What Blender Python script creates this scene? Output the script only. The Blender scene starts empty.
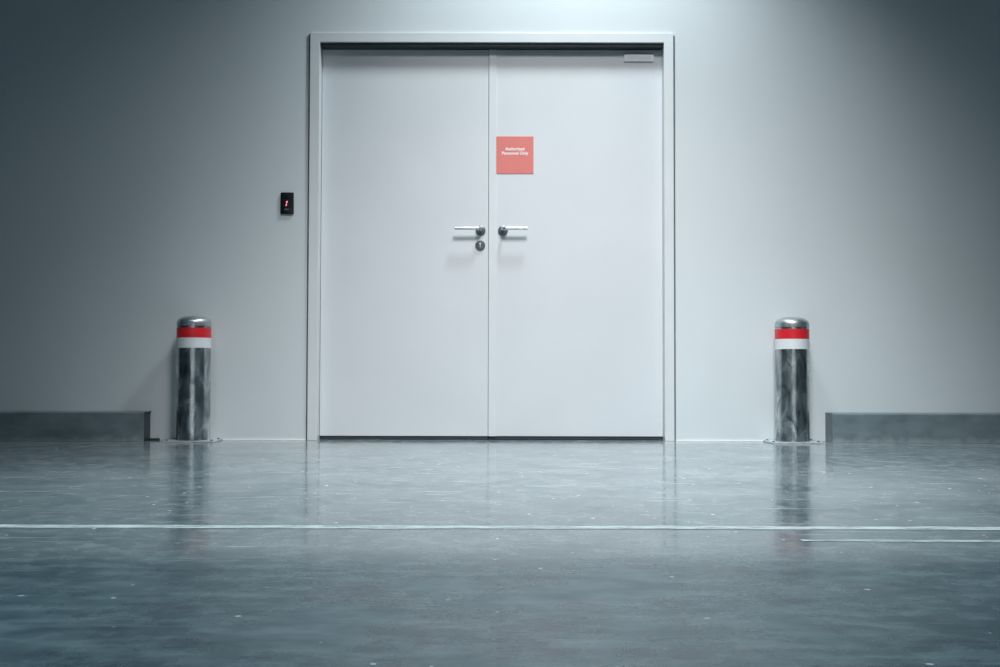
import bpy, bmesh, math, random
from mathutils import Vector, Matrix

S = bpy.context.scene
C = S.collection
PI = math.pi

# ------------------------------------------------------------------ materials
def mat(name, color, rough=0.5, metal=0.0, spec=0.5, noise=0.0, nscale=8.0, bump=0.0, bscale=120.0,
        rough_noise=0.0, stretch=(1, 1, 1)):
    m = bpy.data.materials.new(name)
    m.use_nodes = True
    nt = m.node_tree
    b = nt.nodes['Principled BSDF']
    b.inputs['Base Color'].default_value = (*color, 1)
    b.inputs['Roughness'].default_value = rough
    b.inputs['Metallic'].default_value = metal
    b.inputs['Specular IOR Level'].default_value = spec
    if noise or bump or rough_noise:
        tc = nt.nodes.new('ShaderNodeTexCoord')
        mp = nt.nodes.new('ShaderNodeMapping')
        mp.inputs['Scale'].default_value = stretch
        nt.links.new(tc.outputs['Object'], mp.inputs['Vector'])
        n = nt.nodes.new('ShaderNodeTexNoise')
        n.inputs['Scale'].default_value = nscale
        n.inputs['Detail'].default_value = 5
        nt.links.new(mp.outputs['Vector'], n.inputs['Vector'])
        if noise:
            r = nt.nodes.new('ShaderNodeMapRange')
            r.inputs['From Min'].default_value = 0.3
            r.inputs['From Max'].default_value = 0.7
            r.inputs['To Min'].default_value = 1 - noise
            r.inputs['To Max'].default_value = 1 + noise
            nt.links.new(n.outputs['Fac'], r.inputs['Value'])
            x = nt.nodes.new('ShaderNodeVectorMath')
            x.operation = 'SCALE'
            x.inputs[0].default_value = color
            nt.links.new(r.outputs['Result'], x.inputs['Scale'])
            nt.links.new(x.outputs['Vector'], b.inputs['Base Color'])
        if rough_noise:
            r = nt.nodes.new('ShaderNodeMapRange')
            r.inputs['From Min'].default_value = 0.3
            r.inputs['From Max'].default_value = 0.7
            r.inputs['To Min'].default_value = max(0.02, rough - rough_noise)
            r.inputs['To Max'].default_value = rough + rough_noise
            nt.links.new(n.outputs['Fac'], r.inputs['Value'])
            nt.links.new(r.outputs['Result'], b.inputs['Roughness'])
        if bump:
            n2 = nt.nodes.new('ShaderNodeTexNoise')
            n2.inputs['Scale'].default_value = bscale
            n2.inputs['Detail'].default_value = 3
            nt.links.new(mp.outputs['Vector'], n2.inputs['Vector'])
            bp = nt.nodes.new('ShaderNodeBump')
            bp.inputs['Strength'].default_value = bump
            bp.inputs['Distance'].default_value = 0.002
            nt.links.new(n2.outputs['Fac'], bp.inputs['Height'])
            nt.links.new(bp.outputs['Normal'], b.inputs['Normal'])
    return m

def emit_mat(name, color, strength):
    m = bpy.data.materials.new(name)
    m.use_nodes = True
    b = m.node_tree.nodes['Principled BSDF']
    b.inputs['Base Color'].default_value = (*color, 1)
    b.inputs['Emission Color'].default_value = (*color, 1)
    b.inputs['Emission Strength'].default_value = strength
    return m

M = {}
M['wall'] = mat('painted_wall', (0.645, 0.69, 0.71), 0.6, noise=0.03, nscale=1.6, bump=0.15, bscale=90, stretch=(1, 1, 0.5))
M['door'] = mat('painted_door', (0.66, 0.685, 0.71), 0.42, noise=0.025, nscale=2.2, bump=0.05, bscale=60)
M['frame'] = mat('painted_frame', (0.68, 0.71, 0.73), 0.4, noise=0.02, nscale=6)
M['joint_hollow'] = mat('dark_sealant_hollow', (0.10, 0.125, 0.135), 0.7, noise=0.2, nscale=12)
M['near_black'] = mat('near_black_fill', (0.03, 0.042, 0.048), 0.6, noise=0.2, nscale=12)  # near-black of the floor bracket, also of strips standing in for shade
M['steel'] = mat('satin_steel', (0.66, 0.69, 0.71), 0.34, metal=1.0, rough_noise=0.05, nscale=30)
M['steel_dark'] = mat('dark_steel', (0.16, 0.19, 0.205), 0.38, metal=0.85, rough_noise=0.08, nscale=40)
M['keyway'] = mat('bright_cylinder_face', (0.72, 0.75, 0.77), 0.3, metal=0.6)
M['black_plastic'] = mat('black_plastic', (0.006, 0.009, 0.011), 0.3, rough_noise=0.04, nscale=40)
M['grey_print'] = mat('grey_print', (0.22, 0.24, 0.25), 0.5)
M['led_red'] = emit_mat('red_led', (0.5, 0.01, 0.04), 0.22)
M['led_core'] = emit_mat('red_led_core', (1.0, 0.42, 0.50), 0.85)
M['sign_red'] = mat('sign_red', (0.72, 0.20, 0.18), 0.4, noise=0.03, nscale=9)
M['sign_white'] = mat('sign_white', (0.86, 0.86, 0.86), 0.5)
M['plate'] = mat('pale_label', (0.88, 0.90, 0.91), 0.35, noise=0.02, nscale=15)
M['band_red'] = mat('reflective_red', (0.66, 0.02, 0.03), 0.35, noise=0.06, nscale=40)
M['band_white'] = mat('reflective_white', (0.74, 0.76, 0.77), 0.4, noise=0.04, nscale=40)
M['kerb'] = mat('worn_kerb_steel', (0.175, 0.222, 0.242), 0.5, metal=0.15, noise=0.22, nscale=7, rough_noise=0.12, bump=0.1, stretch=(1, 1, 1.6))
M['plate_steel'] = mat('plate_steel', (0.62, 0.66, 0.68), 0.35, metal=0.5, noise=0.15, nscale=20)
M['cap'] = mat('cap_steel', (0.50, 0.54, 0.56), 0.36, metal=0.9, noise=0.1, nscale=25, rough_noise=0.06)

def add_foot_dust(m):
    # pale splashes along the lowest few centimetres
    nt = m.node_tree
    L = nt.links.new
    b = nt.nodes['Principled BSDF']
    src = b.inputs['Base Color'].links[0].from_socket
    tc = nt.nodes.new('ShaderNodeTexCoord')
    sep = nt.nodes.new('ShaderNodeSeparateXYZ')
    L(tc.outputs['Object'], sep.inputs['Vector'])
    n = nt.nodes.new('ShaderNodeTexNoise')
    n.inputs['Scale'].default_value = 13
    n.inputs['Detail'].default_value = 8
    L(tc.outputs['Object'], n.inputs['Vector'])
    h = nt.nodes.new('ShaderNodeMath')
    h.operation = 'MULTIPLY_ADD'
    L(n.outputs['Fac'], h.inputs[0])
    h.inputs[1].default_value = -0.11
    L(sep.outputs['Z'], h.inputs[2])
    r = nt.nodes.new('ShaderNodeMapRange')
    r.inputs['From Min'].default_value = -0.022
    r.inputs['From Max'].default_value = -0.055
    r.inputs['To Max'].default_value = 0.4
    L(h.outputs[0], r.inputs['Value'])
    x = nt.nodes.new('ShaderNodeMix')
    x.data_type = 'RGBA'
    L(r.outputs['Result'], x.inputs[0])
    L(src, x.inputs[6])
    x.inputs[7].default_value = (0.50, 0.55, 0.57, 1)
    L(x.outputs[2], b.inputs['Base Color'])
add_foot_dust(M['kerb'])

def galvanised():
    m = bpy.data.materials.new('galvanised_steel')
    m.use_nodes = True
    nt = m.node_tree
    b = nt.nodes['Principled BSDF']
    b.inputs['Metallic'].default_value = 0.92
    tc = nt.nodes.new('ShaderNodeTexCoord')
    mp = nt.nodes.new('ShaderNodeMapping')
    mp.inputs['Scale'].default_value = (1, 1, 0.45)
    nt.links.new(tc.outputs['Object'], mp.inputs['Vector'])
    n = nt.nodes.new('ShaderNodeTexNoise')
    n.inputs['Scale'].default_value = 16
    n.inputs['Detail'].default_value = 6
    n.inputs['Distortion'].default_value = 1.1
    nt.links.new(mp.outputs['Vector'], n.inputs['Vector'])
    cr = nt.nodes.new('ShaderNodeValToRGB')
    cr.color_ramp.elements[0].position = 0.34
    cr.color_ramp.elements[0].color = (0.14, 0.17, 0.185, 1)
    cr.color_ramp.elements[1].position = 0.68
    cr.color_ramp.elements[1].color = (0.66, 0.70, 0.72, 1)
    nt.links.new(n.outputs['Fac'], cr.inputs['Fac'])
    nt.links.new(cr.outputs['Color'], b.inputs['Base Color'])
    r = nt.nodes.new('ShaderNodeMapRange')
    r.inputs['From Min'].default_value = 0.3
    r.inputs['From Max'].default_value = 0.7
    r.inputs['To Min'].default_value = 0.19
    r.inputs['To Max'].default_value = 0.30
    nt.links.new(n.outputs['Fac'], r.inputs['Value'])
    nt.links.new(r.outputs['Result'], b.inputs['Roughness'])
    n2 = nt.nodes.new('ShaderNodeTexNoise')
    n2.inputs['Scale'].default_value = 22
    n2.inputs['Detail'].default_value = 2
    nt.links.new(mp.outputs['Vector'], n2.inputs['Vector'])
    bp = nt.nodes.new('ShaderNodeBump')
    bp.inputs['Strength'].default_value = 0.22
    bp.inputs['Distance'].default_value = 0.004
    nt.links.new(n2.outputs['Fac'], bp.inputs['Height'])
    nt.links.new(bp.outputs['Normal'], b.inputs['Normal'])
    return m
M['galv'] = galvanised()

def floor_material():
    m = bpy.data.materials.new('sealed_concrete')
    m.use_nodes = True
    nt = m.node_tree
    L = nt.links.new
    N = nt.nodes.new
    b = nt.nodes['Principled BSDF']
    tc = N('ShaderNodeTexCoord')
    sep = N('ShaderNodeSeparateXYZ')
    L(tc.outputs['Object'], sep.inputs['Vector'])
    # the slab beyond the painted line is polished, the slab in front is duller
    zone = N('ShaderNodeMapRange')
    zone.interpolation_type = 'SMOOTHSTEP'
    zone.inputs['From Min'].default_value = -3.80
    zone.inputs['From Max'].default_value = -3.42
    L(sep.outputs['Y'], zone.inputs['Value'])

    def noise(scale, detail=5, dist=0.0, rough=0.55):
        n = N('ShaderNodeTexNoise')
        n.inputs['Scale'].default_value = scale
        n.inputs['Detail'].default_value = detail
        n.inputs['Distortion'].default_value = dist
        n.inputs['Roughness'].default_value = rough
        L(tc.outputs['Object'], n.inputs['Vector'])
        return n

    def rng(src, a0, a1, b0, b1):
        r = N('ShaderNodeMapRange')
        r.inputs['From Min'].default_value = a0
        r.inputs['From Max'].default_value = a1
        r.inputs['To Min'].default_value = b0
        r.inputs['To Max'].default_value = b1
        L(src, r.inputs['Value'])
        return r.outputs['Result']

    def math_(op, a, b_):
        x = N('ShaderNodeMath')
        x.operation = op
        for i, v in enumerate((a, b_)):
            if isinstance(v, (int, float)):
                x.inputs[i].default_value = v
            else:
                L(v, x.inputs[i])
        return x.outputs[0]

    def mix(fac, a, c):
        x = N('ShaderNodeMix')
        x.data_type = 'RGBA'
        for s, v in ((x.inputs[0], fac), (x.inputs[6], a), (x.inputs[7], c)):
            if isinstance(v, (tuple, float, int)):
                s.default_value = (*v, 1) if isinstance(v, tuple) else v
            else:
                L(v, s)
        return x.outputs[2]

    cloud = noise(3.4, 9, 0.4, 0.68)
    fine = noise(19, 5, 0.3)
    grain = noise(85, 4)
    c = mix(rng(cloud.outputs['Fac'], 0.32, 0.68, 0, 1), FLOOR_A, FLOOR_B)
    c = mix(rng(fine.outputs['Fac'], 0.45, 0.75, 0, 0.45), c, (0.20, 0.26, 0.285))
    # soft blotches drawn out by the trowel
    mb = N('ShaderNodeMapping')
    mb.inputs['Scale'].default_value = (0.55, 1.35, 1)
    L(tc.outputs['Object'], mb.inputs['Vector'])
    bl = N('ShaderNodeTexNoise')
    bl.inputs['Scale'].default_value = 11
    bl.inputs['Detail'].default_value = 6
    bl.inputs['Roughness'].default_value = 0.6
    L(mb.outputs['Vector'], bl.inputs['Vector'])
    amt = rng(zone.outputs['Result'], 0, 1, 1.0, 0.22)
    c = mix(math_('MULTIPLY', amt, rng(bl.outputs['Fac'], 0.50, 0.72, 0, 0.6)), c, (0.19, 0.25, 0.275))
    c = mix(math_('MULTIPLY', amt, rng(bl.outputs['Fac'], 0.50, 0.30, 0, 0.6)), c, (0.016, 0.036, 0.048))
    # paint specks and scuffs
    vor = N('ShaderNodeTexVoronoi')
    vor.voronoi_dimensions = '2D'
    vor.inputs['Scale'].default_value = 12
    L(tc.outputs['Object'], vor.inputs['Vector'])
    vs = N('ShaderNodeSeparateColor')
    L(vor.outputs['Color'], vs.inputs['Color'])
    size = rng(vs.outputs['Red'], 0.80, 1.0, -0.02, 0.07)
    wob = math_('ADD', vor.outputs['Distance'], rng(grain.outputs['Fac'], 0.3, 0.7, -0.02, 0.02))
    speck = math_('LESS_THAN', wob, size)
    c = mix(math_('MULTIPLY', speck, 0.75), c, (0.62, 0.66, 0.68))
    # long pale scratches lying across the floor
    mp = N('ShaderNodeMapping')
    mp.inputs['Scale'].default_value = (1.4, 16, 1)
    mp.inputs['Rotation'].default_value = (0, 0, 0.05)
    L(tc.outputs['Object'], mp.inputs['Vector'])
    sc = N('ShaderNodeTexNoise')
    sc.inputs['Scale'].default_value = 2.2
    sc.inputs['Detail'].default_value = 6
    L(mp.outputs['Vector'], sc.inputs['Vector'])
    c = mix(rng(sc.outputs['Fac'], 0.60, 0.78, 0, 0.4), c, (0.36, 0.42, 0.45))
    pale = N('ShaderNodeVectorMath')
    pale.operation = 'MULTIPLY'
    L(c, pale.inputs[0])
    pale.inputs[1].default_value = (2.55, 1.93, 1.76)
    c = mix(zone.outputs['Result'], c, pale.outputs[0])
    L(c, b.inputs['Base Color'])
    L(rng(zone.outputs['Result'], 0, 1, 0.30, 0.55), b.inputs['Specular IOR Level'])
    far_r = rng(fine.outputs['Fac'], 0.3, 0.7, 0.08, 0.17)
    near_r = rng(cloud.outputs['Fac'], 0.3, 0.7, 0.20, 0.34)
    mr = N('ShaderNodeMix')
    L(zone.outputs['Result'], mr.inputs[0])
    L(near_r, mr.inputs[2])
    L(far_r, mr.inputs[3])
    rr = math_('ADD', mr.outputs[0], rng(sc.outputs['Fac'], 0.55, 0.75, 0.0, 0.12))
    L(rr, b.inputs['Roughness'])
    bp = N('ShaderNodeBump')
    bp.inputs['Strength'].default_value = 0.10
    bp.inputs['Distance'].default_value = 0.003
    h = noise(7, 3, 0.0).outputs['Fac']
    L(h, bp.inputs['Height'])
    L(bp.outputs['Normal'], b.inputs['Normal'])
    return m

FLOOR_A = (0.028, 0.060, 0.078)
FLOOR_B = (0.095, 0.143, 0.168)
M['floor'] = floor_material()

def line_material():
    m = bpy.data.materials.new('worn_white_paint')
    m.use_nodes = True
    nt = m.node_tree
    L = nt.links.new
    b = nt.nodes['Principled BSDF']
    b.inputs['Base Color'].default_value = (0.74, 0.77, 0.78, 1)
    b.inputs['Roughness'].default_value = 0.5
    tc = nt.nodes.new('ShaderNodeTexCoord')
    mp = nt.nodes.new('ShaderNodeMapping')
    mp.inputs['Scale'].default_value = (1, 5, 1)
    L(tc.outputs['Object'], mp.inputs['Vector'])
    n = nt.nodes.new('ShaderNodeTexNoise')
    n.inputs['Scale'].default_value = 9
    n.inputs['Detail'].default_value = 7
    n.inputs['Roughness'].default_value = 0.7
    L(mp.outputs['Vector'], n.inputs['Vector'])
    r = nt.nodes.new('ShaderNodeMapRange')
    r.inputs['From Min'].default_value = 0.36
    r.inputs['From Max'].default_value = 0.56
    r.inputs['To Min'].default_value = 0.25
    L(n.outputs['Fac'], r.inputs['Value'])
    L(r.outputs['Result'], b.inputs['Alpha'])
    return m
M['line'] = line_material()

# ------------------------------------------------------------------ mesh helpers
def box(bm, x0, x1, y0, y1, z0, z1, bev=0.0, seg=2):
    t = bmesh.new()
    bmesh.ops.create_cube(t, size=1.0)
    for v in t.verts:
        v.co = Vector(((x0 + x1) / 2 + v.co.x * (x1 - x0), (y0 + y1) / 2 + v.co.y * (y1 - y0), (z0 + z1) / 2 + v.co.z * (z1 - z0)))
    if bev:
        bmesh.ops.bevel(t, geom=t.edges[:], offset=bev, segments=seg, profile=0.5, affect='EDGES')
    join(bm, t)

def join(bm, t):
    me = bpy.data.meshes.new('tmp')
    t.to_mesh(me)
    t.free()
    bm.from_mesh(me)
    bpy.data.meshes.remove(me)

def lathe(bm, prof, n=64, matrix=None):
    """prof: (radius, z) list; radius 0 ends close to a pole."""
    t = bmesh.new()
    rings = []
    for r, z in prof:
        if r < 1e-6:
            rings.append([t.verts.new((0, 0, z))])
        else:
            rings.append([t.verts.new((r * math.cos(2 * PI * k / n), r * math.sin(2 * PI * k / n), z)) for k in range(n)])
    for a, b in zip(rings, rings[1:]):
        for k in range(n):
            k2 = (k + 1) % n
            if len(a) == 1 and len(b) == 1:
                continue
            if len(a) == 1:
                t.faces.new((a[0], b[k2], b[k])[::-1])
            elif len(b) == 1:
                t.faces.new((a[k], a[k2], b[0]))
            else:
                t.faces.new((a[k], a[k2], b[k2], b[k]))
    if matrix:
        t.transform(matrix)
    bmesh.ops.recalc_face_normals(t, faces=t.faces[:])
    join(bm, t)

def prism(bm, pts, y0, y1):
    """extrude an x-z outline from y0 to y1"""
    t = bmesh.new()
    a = [t.verts.new((x, y0, z)) for x, z in pts]
    b = [t.verts.new((x, y1, z)) for x, z in pts]
    t.faces.new(a)
    t.faces.new(b[::-1])
    n = len(pts)
    for i in range(n):
        j = (i + 1) % n
        t.faces.new((a[j], a[i], b[i], b[j]))
    bmesh.ops.recalc_face_normals(t, faces=t.faces[:])
    join(bm, t)

def tube(bm, pts, r, n=20, closed_ends=True):
    """round bar through pts"""
    t = bmesh.new()
    rings = []
    P = [Vector(p) for p in pts]
    for i, p in enumerate(P):
        d = (P[min(i + 1, len(P) - 1)] - P[max(i - 1, 0)]).normalized()
        up = Vector((0, 0, 1)) if abs(d.z) < 0.9 else Vector((0, 1, 0))
        u = d.cross(up).normalized()
        w = u.cross(d).normalized()
        rings.append([t.verts.new(p + r * (math.cos(2 * PI * k / n) * u + math.sin(2 * PI * k / n) * w)) for k in range(n)])
    for a, b in zip(rings, rings[1:]):
        for k in range(n):
            t.faces.new((a[k], a[(k + 1) % n], b[(k + 1) % n], b[k]))
    t.faces.new(rings[0][::-1])
    t.faces.new(rings[-1])
    bmesh.ops.recalc_face_normals(t, faces=t.faces[:])
    join(bm, t)

def obj(name, bm, m, parent=None, smooth=None, loc=(0, 0, 0)):
    me = bpy.data.meshes.new(name)
    bm.to_mesh(me)
    bm.free()
    me.materials.append(m)
    o = bpy.data.objects.new(name, me)
    C.objects.link(o)
    o.location = loc
    if parent is not None:
        o.parent = parent
    if smooth is not None:
        for p in me.polygons:
            p.use_smooth = True
        me.set_sharp_from_angle(angle=math.radians(smooth))
    return o

def empty(name, loc=(0, 0, 0)):
    o = bpy.data.objects.new(name, None)
    C.objects.link(o)
    o.location = loc
    o.empty_display_size = 0.1
    return o

def tag(o, label=None, cat=None, group=None, kind=None):
    if label: o['label'] = label
    if cat: o['category'] = cat
    if group: o['group'] = group
    if kind: o['kind'] = kind
    return o

# ------------------------------------------------------------------ the setting
WX = 6.5            # half length of the wall that is built
WH = 3.9
# opening in the wall
OX0, OX1, OZ = -1.030, 0.933, 2.225

bm = bmesh.new()
box(bm, -WX, WX, -15.2, 0.22, -0.12, 0.0)
floor = tag(obj('floor', bm, M['floor']), 'glossy grey sealed concrete floor', 'floor', kind='structure')

bm = bmesh.new()
prism(bm, [(-WX, 0), (OX0, 0), (OX0, OZ), (OX1, OZ), (OX1, 0), (WX, 0), (WX, WH), (-WX, WH)], 0.0, 0.22)
tag(obj('wall_back', bm, M['wall']), 'plain painted grey wall around the double door', 'wall', kind='structure')

# far end of the hall, behind the viewer: it is what the steel posts mirror
bm = bmesh.new()
box(bm, -WX, WX, -15.2, -15.0, 0.0, WH)
tag(obj('wall_front', bm, M['wall']), 'plain painted wall at the far end of the hall', 'wall', kind='structure')

# steel frame round the doors
FX0, FX1, FZ = -1.053, 0.955, 2.250      # outer
IX0, IX1, IZ = -0.999, 0.903, 2.197      # clear opening
bm = bmesh.new()
prism(bm, [(FX0, 0), (IX0, 0), (IX0, IZ), (IX1, IZ), (IX1, 0), (FX1, 0), (FX1, FZ), (FX0, FZ)], -0.014, 0.0)
t = bmesh.new()
join(t, bm)
bmesh.ops.bevel(t, geom=[e for e in t.edges if all(v.co.y < -0.01 for v in e.verts)], offset=0.002, segments=2, profile=0.5, affect='EDGES')
bm = t
prism(bm, [(OX0, 0), (IX0, 0), (IX0, IZ), (IX1, IZ), (IX1, 0), (OX1, 0), (OX1, OZ), (OX0, OZ)], 0.0, 0.13)
# the stop the leaves close against
prism(bm, [(IX0, 0), (IX0 + 0.018, 0), (IX0 + 0.018, IZ - 0.018), (IX1 - 0.018, IZ - 0.018), (IX1 - 0.018, 0), (IX1, 0), (IX1, IZ), (IX0, IZ)], 0.098, 0.13)
frame = tag(obj('trim_1', bm, M['frame']), 'pale grey steel frame surrounding the double door', 'door frame', kind='structure')
for s, x in ((-1, FX0), (1, FX1)):
    bm = bmesh.new()
    a, b = (x - 0.0075, x) if s < 0 else (x, x + 0.0085)
    box(bm, a, b, -0.006, 0.0, 0.0, FZ - 0.012)
    obj('sealant_joint', bm, M['joint_hollow'], frame)

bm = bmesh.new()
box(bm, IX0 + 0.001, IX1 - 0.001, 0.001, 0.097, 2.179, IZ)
obj('head_shade_strip', bm, M['near_black'], frame)  # dark strip: shade of the header underside and top gap, as colour

# ------------------------------------------------------------------ door leaves
DY = 0.060           # front face of the leaves
DT = 0.045
DZ0, DZ1 = 0.020, 2.1765
SX = -0.0645         # meeting line

def leaf(name, x0, x1, label):
    root = empty(name, ((x0 + x1) / 2, DY + DT / 2, 0))
    tag(root, label, 'door', kind='structure')
    off = -Vector(root.location)
    bm = bmesh.new()
    box(bm, x0, x1, DY, DY + DT, DZ0, DZ1, 0.0018)
    o = obj('leaf_panel', bm, M['door'], root, loc=off)
    bm = bmesh.new()
    box(bm, x0 + 0.002, x1 - 0.002, DY + 0.006, DY + 0.036, 0.003, DZ0)
    obj('gap_shade_strip', bm, M['near_black'], root, loc=off)  # dark strip standing in for the shaded gap under the leaf
    return root, off

def lever_handle(root, off, x, z, direction, x_end):
    """rose on the leaf, bent lever bar standing off it"""
    bm = bmesh.new()
    mt = Matrix.Translation((x, DY, z)) @ Matrix.Rotation(PI / 2, 4, 'X')
    lathe(bm, [(0, 0), (0.0275, 0), (0.0275, 0.006), (0.0262, 0.0085), (0.0235, 0.0095), (0.0145, 0.0100), (0.0135, 0.013), (0, 0.013)], 48, mt)
    rose = obj('door_handle', bm, M['steel_dark'], root, 40, loc=off)
    bm = bmesh.new()
    zc = z + 0.0055
    pts = [(x, DY - 0.010, z + 0.002), (x, DY - 0.034, z + 0.004)]
    R = 0.018
    for k in range(9):
        a = k / 8 * PI / 2
        pts.append((x + direction * R * (1 - math.cos(a)), DY - 0.040 - R * math.sin(a), zc))
    pts.append((x + direction * 0.06, DY - 0.058, zc))
    pts.append((x_end - direction * 0.003, DY - 0.058, zc))
    tube(bm, pts, 0.0092, 24)
    mt = Matrix.Translation((x_end - direction * 0.003, DY - 0.058, zc)) @ Matrix.Rotation(direction * PI / 2, 4, 'Y')
    lathe(bm, [(0.0092, 0), (0.0088, 0.002), (0.007, 0.003), (0, 0.003)], 24, mt)
    lv = obj('lever', bm, M['steel'], rose, 40)
    lv['label'] = 'bright satin steel lever bar'
    return rose

left, loff = leaf('door_1', IX0 + 0.002, SX - 0.0015, 'left leaf of the grey double door, with a lever handle above a round keyhole')
lever_handle(left, loff, -0.1095, 1.1615, -1, -0.2515)
bm = bmesh.new()
mt = Matrix.Translation((-0.111, DY, 1.0785)) @ Matrix.Rotation(PI / 2, 4, 'X')
lathe(bm, [(0, 0), (0.0275, 0), (0.0275, 0.006), (0.0255, 0.009), (0.016, 0.0095), (0.015, 0.0085), (0, 0.0085)], 48, mt)
esc = obj('lock_escutcheon', bm, M['steel_dark'], left, 40, loc=loff)
esc['label'] = 'round dark steel keyhole cover'
bm = bmesh.new()
mt = Matrix.Translation((-0.111, DY, 1.084)) @ Matrix.Rotation(PI / 2, 4, 'X')
lathe(bm, [(0, 0.008), (0.0052, 0.008), (0.0052, 0.013), (0.0046, 0.0134), (0, 0.0134)], 32, mt)
box(bm, -0.1142, -0.1078, DY - 0.0134, DY - 0.008, 1.0665, 1.084, 0.001)
obj('lock_cylinder', bm, M['keyway'], esc, 40)

right, roff = leaf('door_2', SX + 0.0015, IX1 - 0.0001, 'right leaf of the grey double door, carrying the red sign')
lever_handle(right, roff, 0.0155, 1.1615, 1, 0.1525)
bm = bmesh.new()
box(bm, SX + 0.0005, -0.0235, DY - 0.006, DY, DZ0, 2.1765, 0.0015)
o = obj('meeting_strip', bm, M['frame'], right, loc=roff)
o['label'] = 'narrow raised cover strip along the meeting edge'

# ------------------------------------------------------------------ signs on the right leaf
def text_mesh(name, body, size, m, parent, loc, line=1.0, bold=0.0, width=None, extrude=0.0004):
    cu = bpy.data.curves.new(name, 'FONT')
    cu.body = body
    cu.size = size
    cu.align_x = 'CENTER'
    cu.align_y = 'CENTER'
    cu.space_line = line
    cu.extrude = extrude
    cu.offset = bold
    t = bpy.data.objects.new(name + '_tmp', cu)
    C.objects.link(t)
    bpy.context.view_layer.update()
    me = bpy.data.meshes.new_from_object(t.evaluated_get(bpy.context.evaluated_depsgraph_get()))
    bpy.data.objects.remove(t)
    bpy.data.curves.remove(cu)
    xs = [v.co.x for v in me.vertices]
    k = width / (max(xs) - min(xs)) if width else 1.0
    for v in me.vertices:
        v.co = Vector((v.co.x * k, -v.co.z, v.co.y))
    me.name = name
    me.materials.clear()
    me.materials.append(m)
    o = bpy.data.objects.new(name, me)
    C.objects.link(o)
    o.parent = parent
    o.location = loc
    return o

sx0, sx1, sz0, sz1 = -0.0225, 0.1850, 1.4800, 1.6890
bm = bmesh.new()
box(bm, sx0 - 0.08125, sx1 - 0.08125, -0.003, 0.0, sz0 - 1.5845, sz1 - 1.5845, 0.0008)
sign = tag(obj('notice_sign', bm, M['sign_red'], loc=(0.08125, DY, 1.5845)),
           'square red sign with small white lettering on the right door leaf', 'sign')
text_mesh('lettering', 'Authorized\nPersonnel Only', 0.0245, M['sign_white'], sign, (0, -0.0034, 0.0212), 0.98, 0.0006, 0.147)

bm = bmesh.new()
box(bm, -0.082, 0.082, -0.014, 0.0, -0.0185, 0.0185, 0.0012)
plate = tag(obj('label_plate', bm, M['plate'], loc=(0.772, DY, 2.130)),
            'small blank pale rectangular plate near the top corner of the right door', 'plate')
bm = bmesh.new()
box(bm, -0.068, 0.066, -0.0152, -0.014, -0.0105, 0.0115, 0.0004)
o = obj('insert_strip', bm, mat('label_insert', (0.76, 0.80, 0.82), 0.5, noise=0.04, nscale=30), plate)

# ------------------------------------------------------------------ card reader on the wall
reader = tag(empty('mounted_card_reader', (-1.1735, 0.0, 1.3010)), 'small black access reader with glowing red symbol on the wall beside the frame', 'card reader')
bm = bmesh.new()
box(bm, -0.0365, 0.0365, -0.013, 0.0, -0.0605, 0.0605, 0.005, 3)
obj('housing', bm, M['black_plastic'], reader, 30)
bm = bmesh.new()
def blob(bm, cx, cz, rx, rz, lean, y0, y1):
    pts = []
    for k in range(20):
        a = 2 * PI * k / 20
        dx, dz = rx * math.cos(a), rz * math.sin(a)
        pts.append((cx + dx + dz * lean, cz + dz))
    prism(bm, pts, y0, y1)
blob(bm, -0.001, 0.006, 0.0060, 0.0100, 0.2, -0.0136, -0.0125)
blob(bm, -0.004, -0.009, 0.0055, 0.0085, 0.25, -0.0136, -0.0125)
sym = obj('indicator_light', bm, M['led_red'], reader)
sym['label'] = 'glowing red light symbol'
bm = bmesh.new()
blob(bm, -0.0005, 0.0065, 0.0032, 0.0060, 0.25, -0.0142, -0.0134)
blob(bm, -0.004, -0.0095, 0.0030, 0.0050, 0.25, -0.0142, -0.0134)
obj('light_core', bm, M['led_core'], sym)
bm = bmesh.new()
for i, (x, w, h) in enumerate(((-0.0125, 0.0034, 0.006), (-0.0082, 0.0036, 0.007), (-0.0038, 0.0034, 0.006), (0.0004, 0.003, 0.005), (0.0042, 0.0034, 0.006))):
    box(bm, x, x + w, -0.0135, -0.0125, -0.0370, -0.0370 + h)
obj('printed_mark', bm, M['grey_print'], reader)

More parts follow.
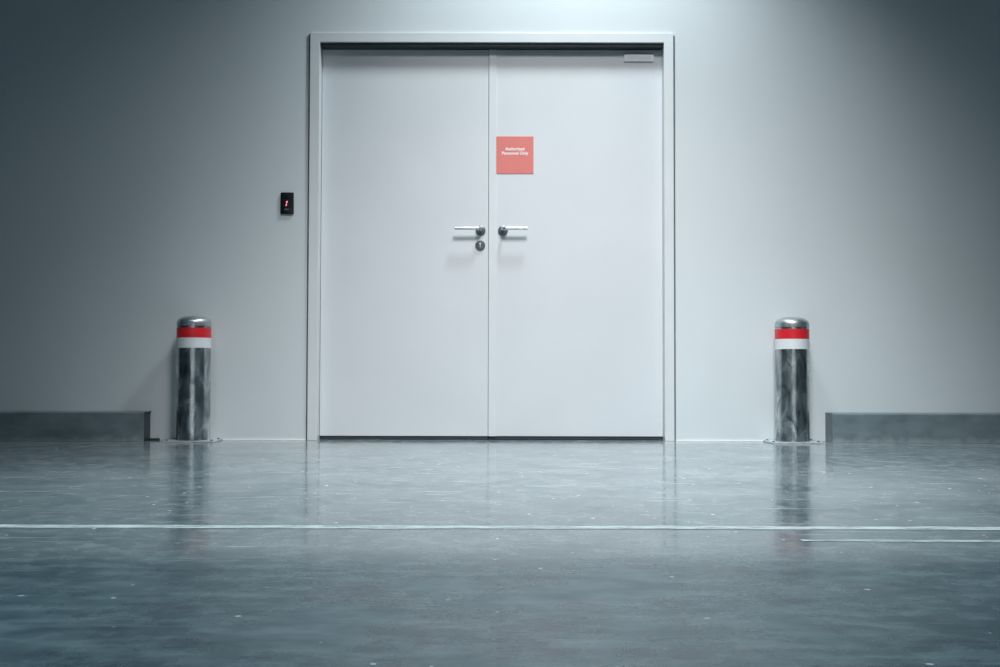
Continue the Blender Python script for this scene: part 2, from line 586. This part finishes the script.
# ------------------------------------------------------------------ bollards
RB = 0.0895
def make_bollard(x, label):
    root = tag(empty('bollard', (x, -0.112, 0)), label, 'bollard', group='steel bollards flanking the double door')
    bm = bmesh.new()
    lathe(bm, [(0.0, 0.0085), (RB, 0.0085), (RB, 0.618), (0.0, 0.618)], 72)
    o = obj('post', bm, M['galv'], root, 40)
    # domed cap with a small lip
    bm = bmesh.new()
    pr = [(0.0, 0.618), (RB - 0.001, 0.618), (RB + 0.0012, 0.6195), (RB + 0.0012, 0.630)]
    for k in range(1, 15):
        a = k / 14 * PI / 2
        e = 0.78
        pr.append(((RB + 0.001) * max(0, math.cos(a)) ** e, 0.630 + 0.045 * math.sin(a) ** e))
    pr[-1] = (0.0, 0.675)
    lathe(bm, pr, 72)
    o = obj('cap', bm, M['cap'], root, 50)
    for nm, z0, z1, m in (('red_band', 0.5555, 0.609, M['band_red']), ('white_band', 0.5015, 0.5555, M['band_white'])):
        bm = bmesh.new()
        lathe(bm, [(RB - 0.002, z0), (RB + 0.001, z0), (RB + 0.001, z1), (RB - 0.002, z1)], 72)
        o = obj(nm, bm, m, root, 40)
        o['label'] = nm.replace('_', ' ') + ' of reflective tape'
    bm = bmesh.new()
    box(bm, -0.137, 0.137, -0.094, 0.094, 0.0, 0.0085, 0.0015)
    pl = obj('base_plate', bm, M['plate_steel'], root)
    for sx in (-1, 1):
        for sy in (-1, 1):
            bm = bmesh.new()
            mt = Matrix.Translation((sx * 0.119, sy * 0.070, 0.0085))
            lathe(bm, [(0, 0), (0.0095, 0), (0.0095, 0.001), (0.006, 0.001)], 24, mt)
            lathe(bm, [(0.0065, 0.001), (0.0065, 0.0045), (0.0055, 0.0055), (0, 0.0055)], 6, mt)
            obj('bolt', bm, M['steel_dark'], pl, 30)
    return root

b0 = make_bollard(-1.6490, 'steel bollard with red and white bands to the left of the double door')
def copy_tree(o, parent=None):
    c = o.copy()
    C.objects.link(c)
    if parent is not None:
        c.parent = parent
    for ch in list(o.children):
        copy_tree(ch, c)
    return c
b1 = copy_tree(b0)
b1.location.x = 1.5735
b1.rotation_euler.z = math.radians(137)
for ch in b1.children:
    if ch.name.startswith('base_plate'):
        ch.rotation_euler.z = -math.radians(137)
b1['label'] = 'steel bollard with red and white bands to the right of the double door'

# ------------------------------------------------------------------ low kerb guards along the wall
KH, KD, TH = 0.158, 0.130, 0.004
def guard(name, x0, x1, open_end, label):
    root = tag(empty(name, ((x0 + x1) / 2, 0, 0)), label, 'kerb guard', kind='structure')
    off = -Vector(root.location)
    bm = bmesh.new()
    prof = [(0.0, KH), (-KD + 0.006, KH), (-KD, KH - 0.006), (-KD, 0.001), (-KD + TH, 0.001), (-KD + TH, KH - 0.008), (-KD + 0.008, KH - TH), (0.0, KH - TH)]
    t = bmesh.new()
    a = [t.verts.new((x0, y, z)) for y, z in prof]
    b = [t.verts.new((x1, y, z)) for y, z in prof]
    t.faces.new(a); t.faces.new(b[::-1])
    for i in range(len(prof)):
        j = (i + 1) % len(prof)
        t.faces.new((a[j], a[i], b[i], b[j]))
    bmesh.ops.recalc_face_normals(t, faces=t.faces[:])
    join(bm, t)
    obj('guard_sheet', bm, M['kerb'], root, loc=off)
    return root, off

kl, off = guard('baseboard_left', -WX + 0.02, -1.908, True, 'low dull steel guard along the foot of the wall, left of the door')
bm = bmesh.new()
box(bm, -1.906, -1.860, -0.05, -0.004, 0.0, 0.010, 0.001)
box(bm, -1.935, -1.906, -KD + 0.006, -0.004, 0.0, 0.010, 0.001)
o = obj('floor_bracket', bm, M['near_black'], kl, loc=off)
o['label'] = 'dark flat bracket at the open end'
bm = bmesh.new()
box(bm, -1.918, -1.914, -KD + TH + 0.0005, -0.001, 0.011, KH - TH - 0.0005)
obj('hollow_shade_sheet', bm, M['joint_hollow'], kl, loc=off)  # dark sheet standing in for shade inside the hollow guard
kr, off = guard('baseboard_right', 1.786, WX - 0.02, False, 'low dull steel guard along the foot of the wall, right of the door')
bm = bmesh.new()
box(bm, 1.783, 1.786, -KD, 0.0, 0.001, KH, 0.0008)
obj('end_plate', bm, M['kerb'], kr, loc=off)

# ------------------------------------------------------------------ painted lines
def strip(name, x0, x1, yc0, yc1, w, label):
    bm = bmesh.new()
    n = 60
    rnd = random.Random(7)
    t = bmesh.new()
    pa, pb = [], []
    for i in range(n + 1):
        u = i / n
        y = yc0 + (yc1 - yc0) * u
        x = x0 + (x1 - x0) * u
        j1, j2 = rnd.uniform(-0.004, 0.004), rnd.uniform(-0.004, 0.004)
        pa.append((x, y - w / 2 + j1)); pb.append((x, y + w / 2 + j2))
    lo = [[t.verts.new((x, y, z)) for x, y in P] for z in (0.0002, 0.0010) for P in (pa, pb)]
    for i in range(n):
        t.faces.new((lo[2][i], lo[2][i + 1], lo[3][i + 1], lo[3][i]))
        t.faces.new((lo[0][i], lo[0][i + 1], lo[2][i + 1], lo[2][i]))
        t.faces.new((lo[3][i], lo[3][i + 1], lo[1][i + 1], lo[1][i]))
    bmesh.ops.recalc_face_normals(t, faces=t.faces[:])
    join(bm, t)
    return tag(obj(name, bm, M['line']), label, 'floor marking', kind='structure')
for i, (x0, x1) in enumerate(((-1.600, FX0 - 0.009), (FX1 + 0.010, 1.46))):
    bm = bmesh.new()
    box(bm, x0, x1, -0.006, 0.0, 0.0, 0.0045, 0.001)
    tag(obj('trim_%d' % (i + 2), bm, M['sign_white']), 'thin pale sealant bead along the foot of the wall', 'sealant bead', kind='structure')
strip('floor_marking', -4.0, 4.0, -3.215, -3.215, 0.052, 'long worn white painted line running across the whole floor')
strip('floor_marking', 0.70, 4.0, -3.408, -3.470, 0.026, 'short second white painted line on the floor at the right')

# ------------------------------------------------------------------ light
def spot(name, loc, target, power, half_deg, blend, radius, color):
    l = bpy.data.lights.new(name, 'SPOT')
    l.energy = power
    l.spot_size = math.radians(2 * half_deg)
    l.spot_blend = blend
    l.shadow_soft_size = radius
    l.color = color
    o = bpy.data.objects.new(name, l)
    C.objects.link(o)
    o.location = loc
    o.rotation_euler = (Vector(target) - Vector(loc)).to_track_quat('-Z', 'Y').to_euler()
    return o

COOL = (0.72, 0.94, 1.0)
spot('ceiling_spot', (0.50, -3.78, 4.38), (0.37, 0.0, -0.85), 1150, 29.0, 1.0, 0.6, (0.985, 0.985, 0.99))
spot('wall_washer', (0.50, -0.84, 3.80), (0.19, -0.44, 0.0), 228, 59, 0.73, 0.22, (0.87, 0.965, 1.0))
spot('hall_downlight', (-1.64, -3.0, 4.2), (-1.64, -3.0, 0), 112, 46, 0.63, 0.12, COOL)
spot('hall_downlight', (1.0, -3.0, 4.2), (1.0, -3.0, 0), 410, 46, 0.63, 0.12, COOL)
# extra downlights added to brighten the floor without reaching the door wall
spot('floor_fill_downlight', (-2.3, -3.4, 4.2), (-2.3, -3.4, 0), 80, 36, 0.8, 0.12, COOL)
spot('floor_fill_downlight', (-0.3, -3.4, 4.2), (-0.3, -3.4, 0), 60, 36, 0.8, 0.12, COOL)
for lx in (-1.6, 0.5, 2.6):  # unseen washers, added so the posts have a bright wall to mirror
    spot('reflection_washer', (lx, -10.5, 3.6), (lx, -15.0, 0.7), 2200, 15, 0.6, 0.12, (0.97, 0.985, 1.0))

w = bpy.data.worlds.new('hall_ambient')
S.world = w
w.use_nodes = True
bg = w.node_tree.nodes['Background']
bg.inputs['Color'].default_value = (0.14, 0.66, 1.0, 1)
bg.inputs['Strength'].default_value = 0.032

# ------------------------------------------------------------------ camera
cam = bpy.data.cameras.new('camera')
cam.sensor_width = 36.0
cam.lens = 36.0 * 1080 / 1000
cam.clip_start = 0.05
co = bpy.data.objects.new('camera', cam)
C.objects.link(co)
pitch = math.atan(34 / 1080)
roll = math.radians(0.124)
co.matrix_world = Matrix.Translation((0, -5.93, 0.40)) @ Matrix.Rotation(PI / 2 + pitch, 4, 'X') @ Matrix.Rotation(roll, 4, 'Z')
S.camera = co

S.view_settings.view_transform = 'Standard'
S.view_settings.look = 'None'
S.view_settings.exposure = 0.0
S.view_settings.gamma = 1.0
S.view_settings.use_curve_mapping = False
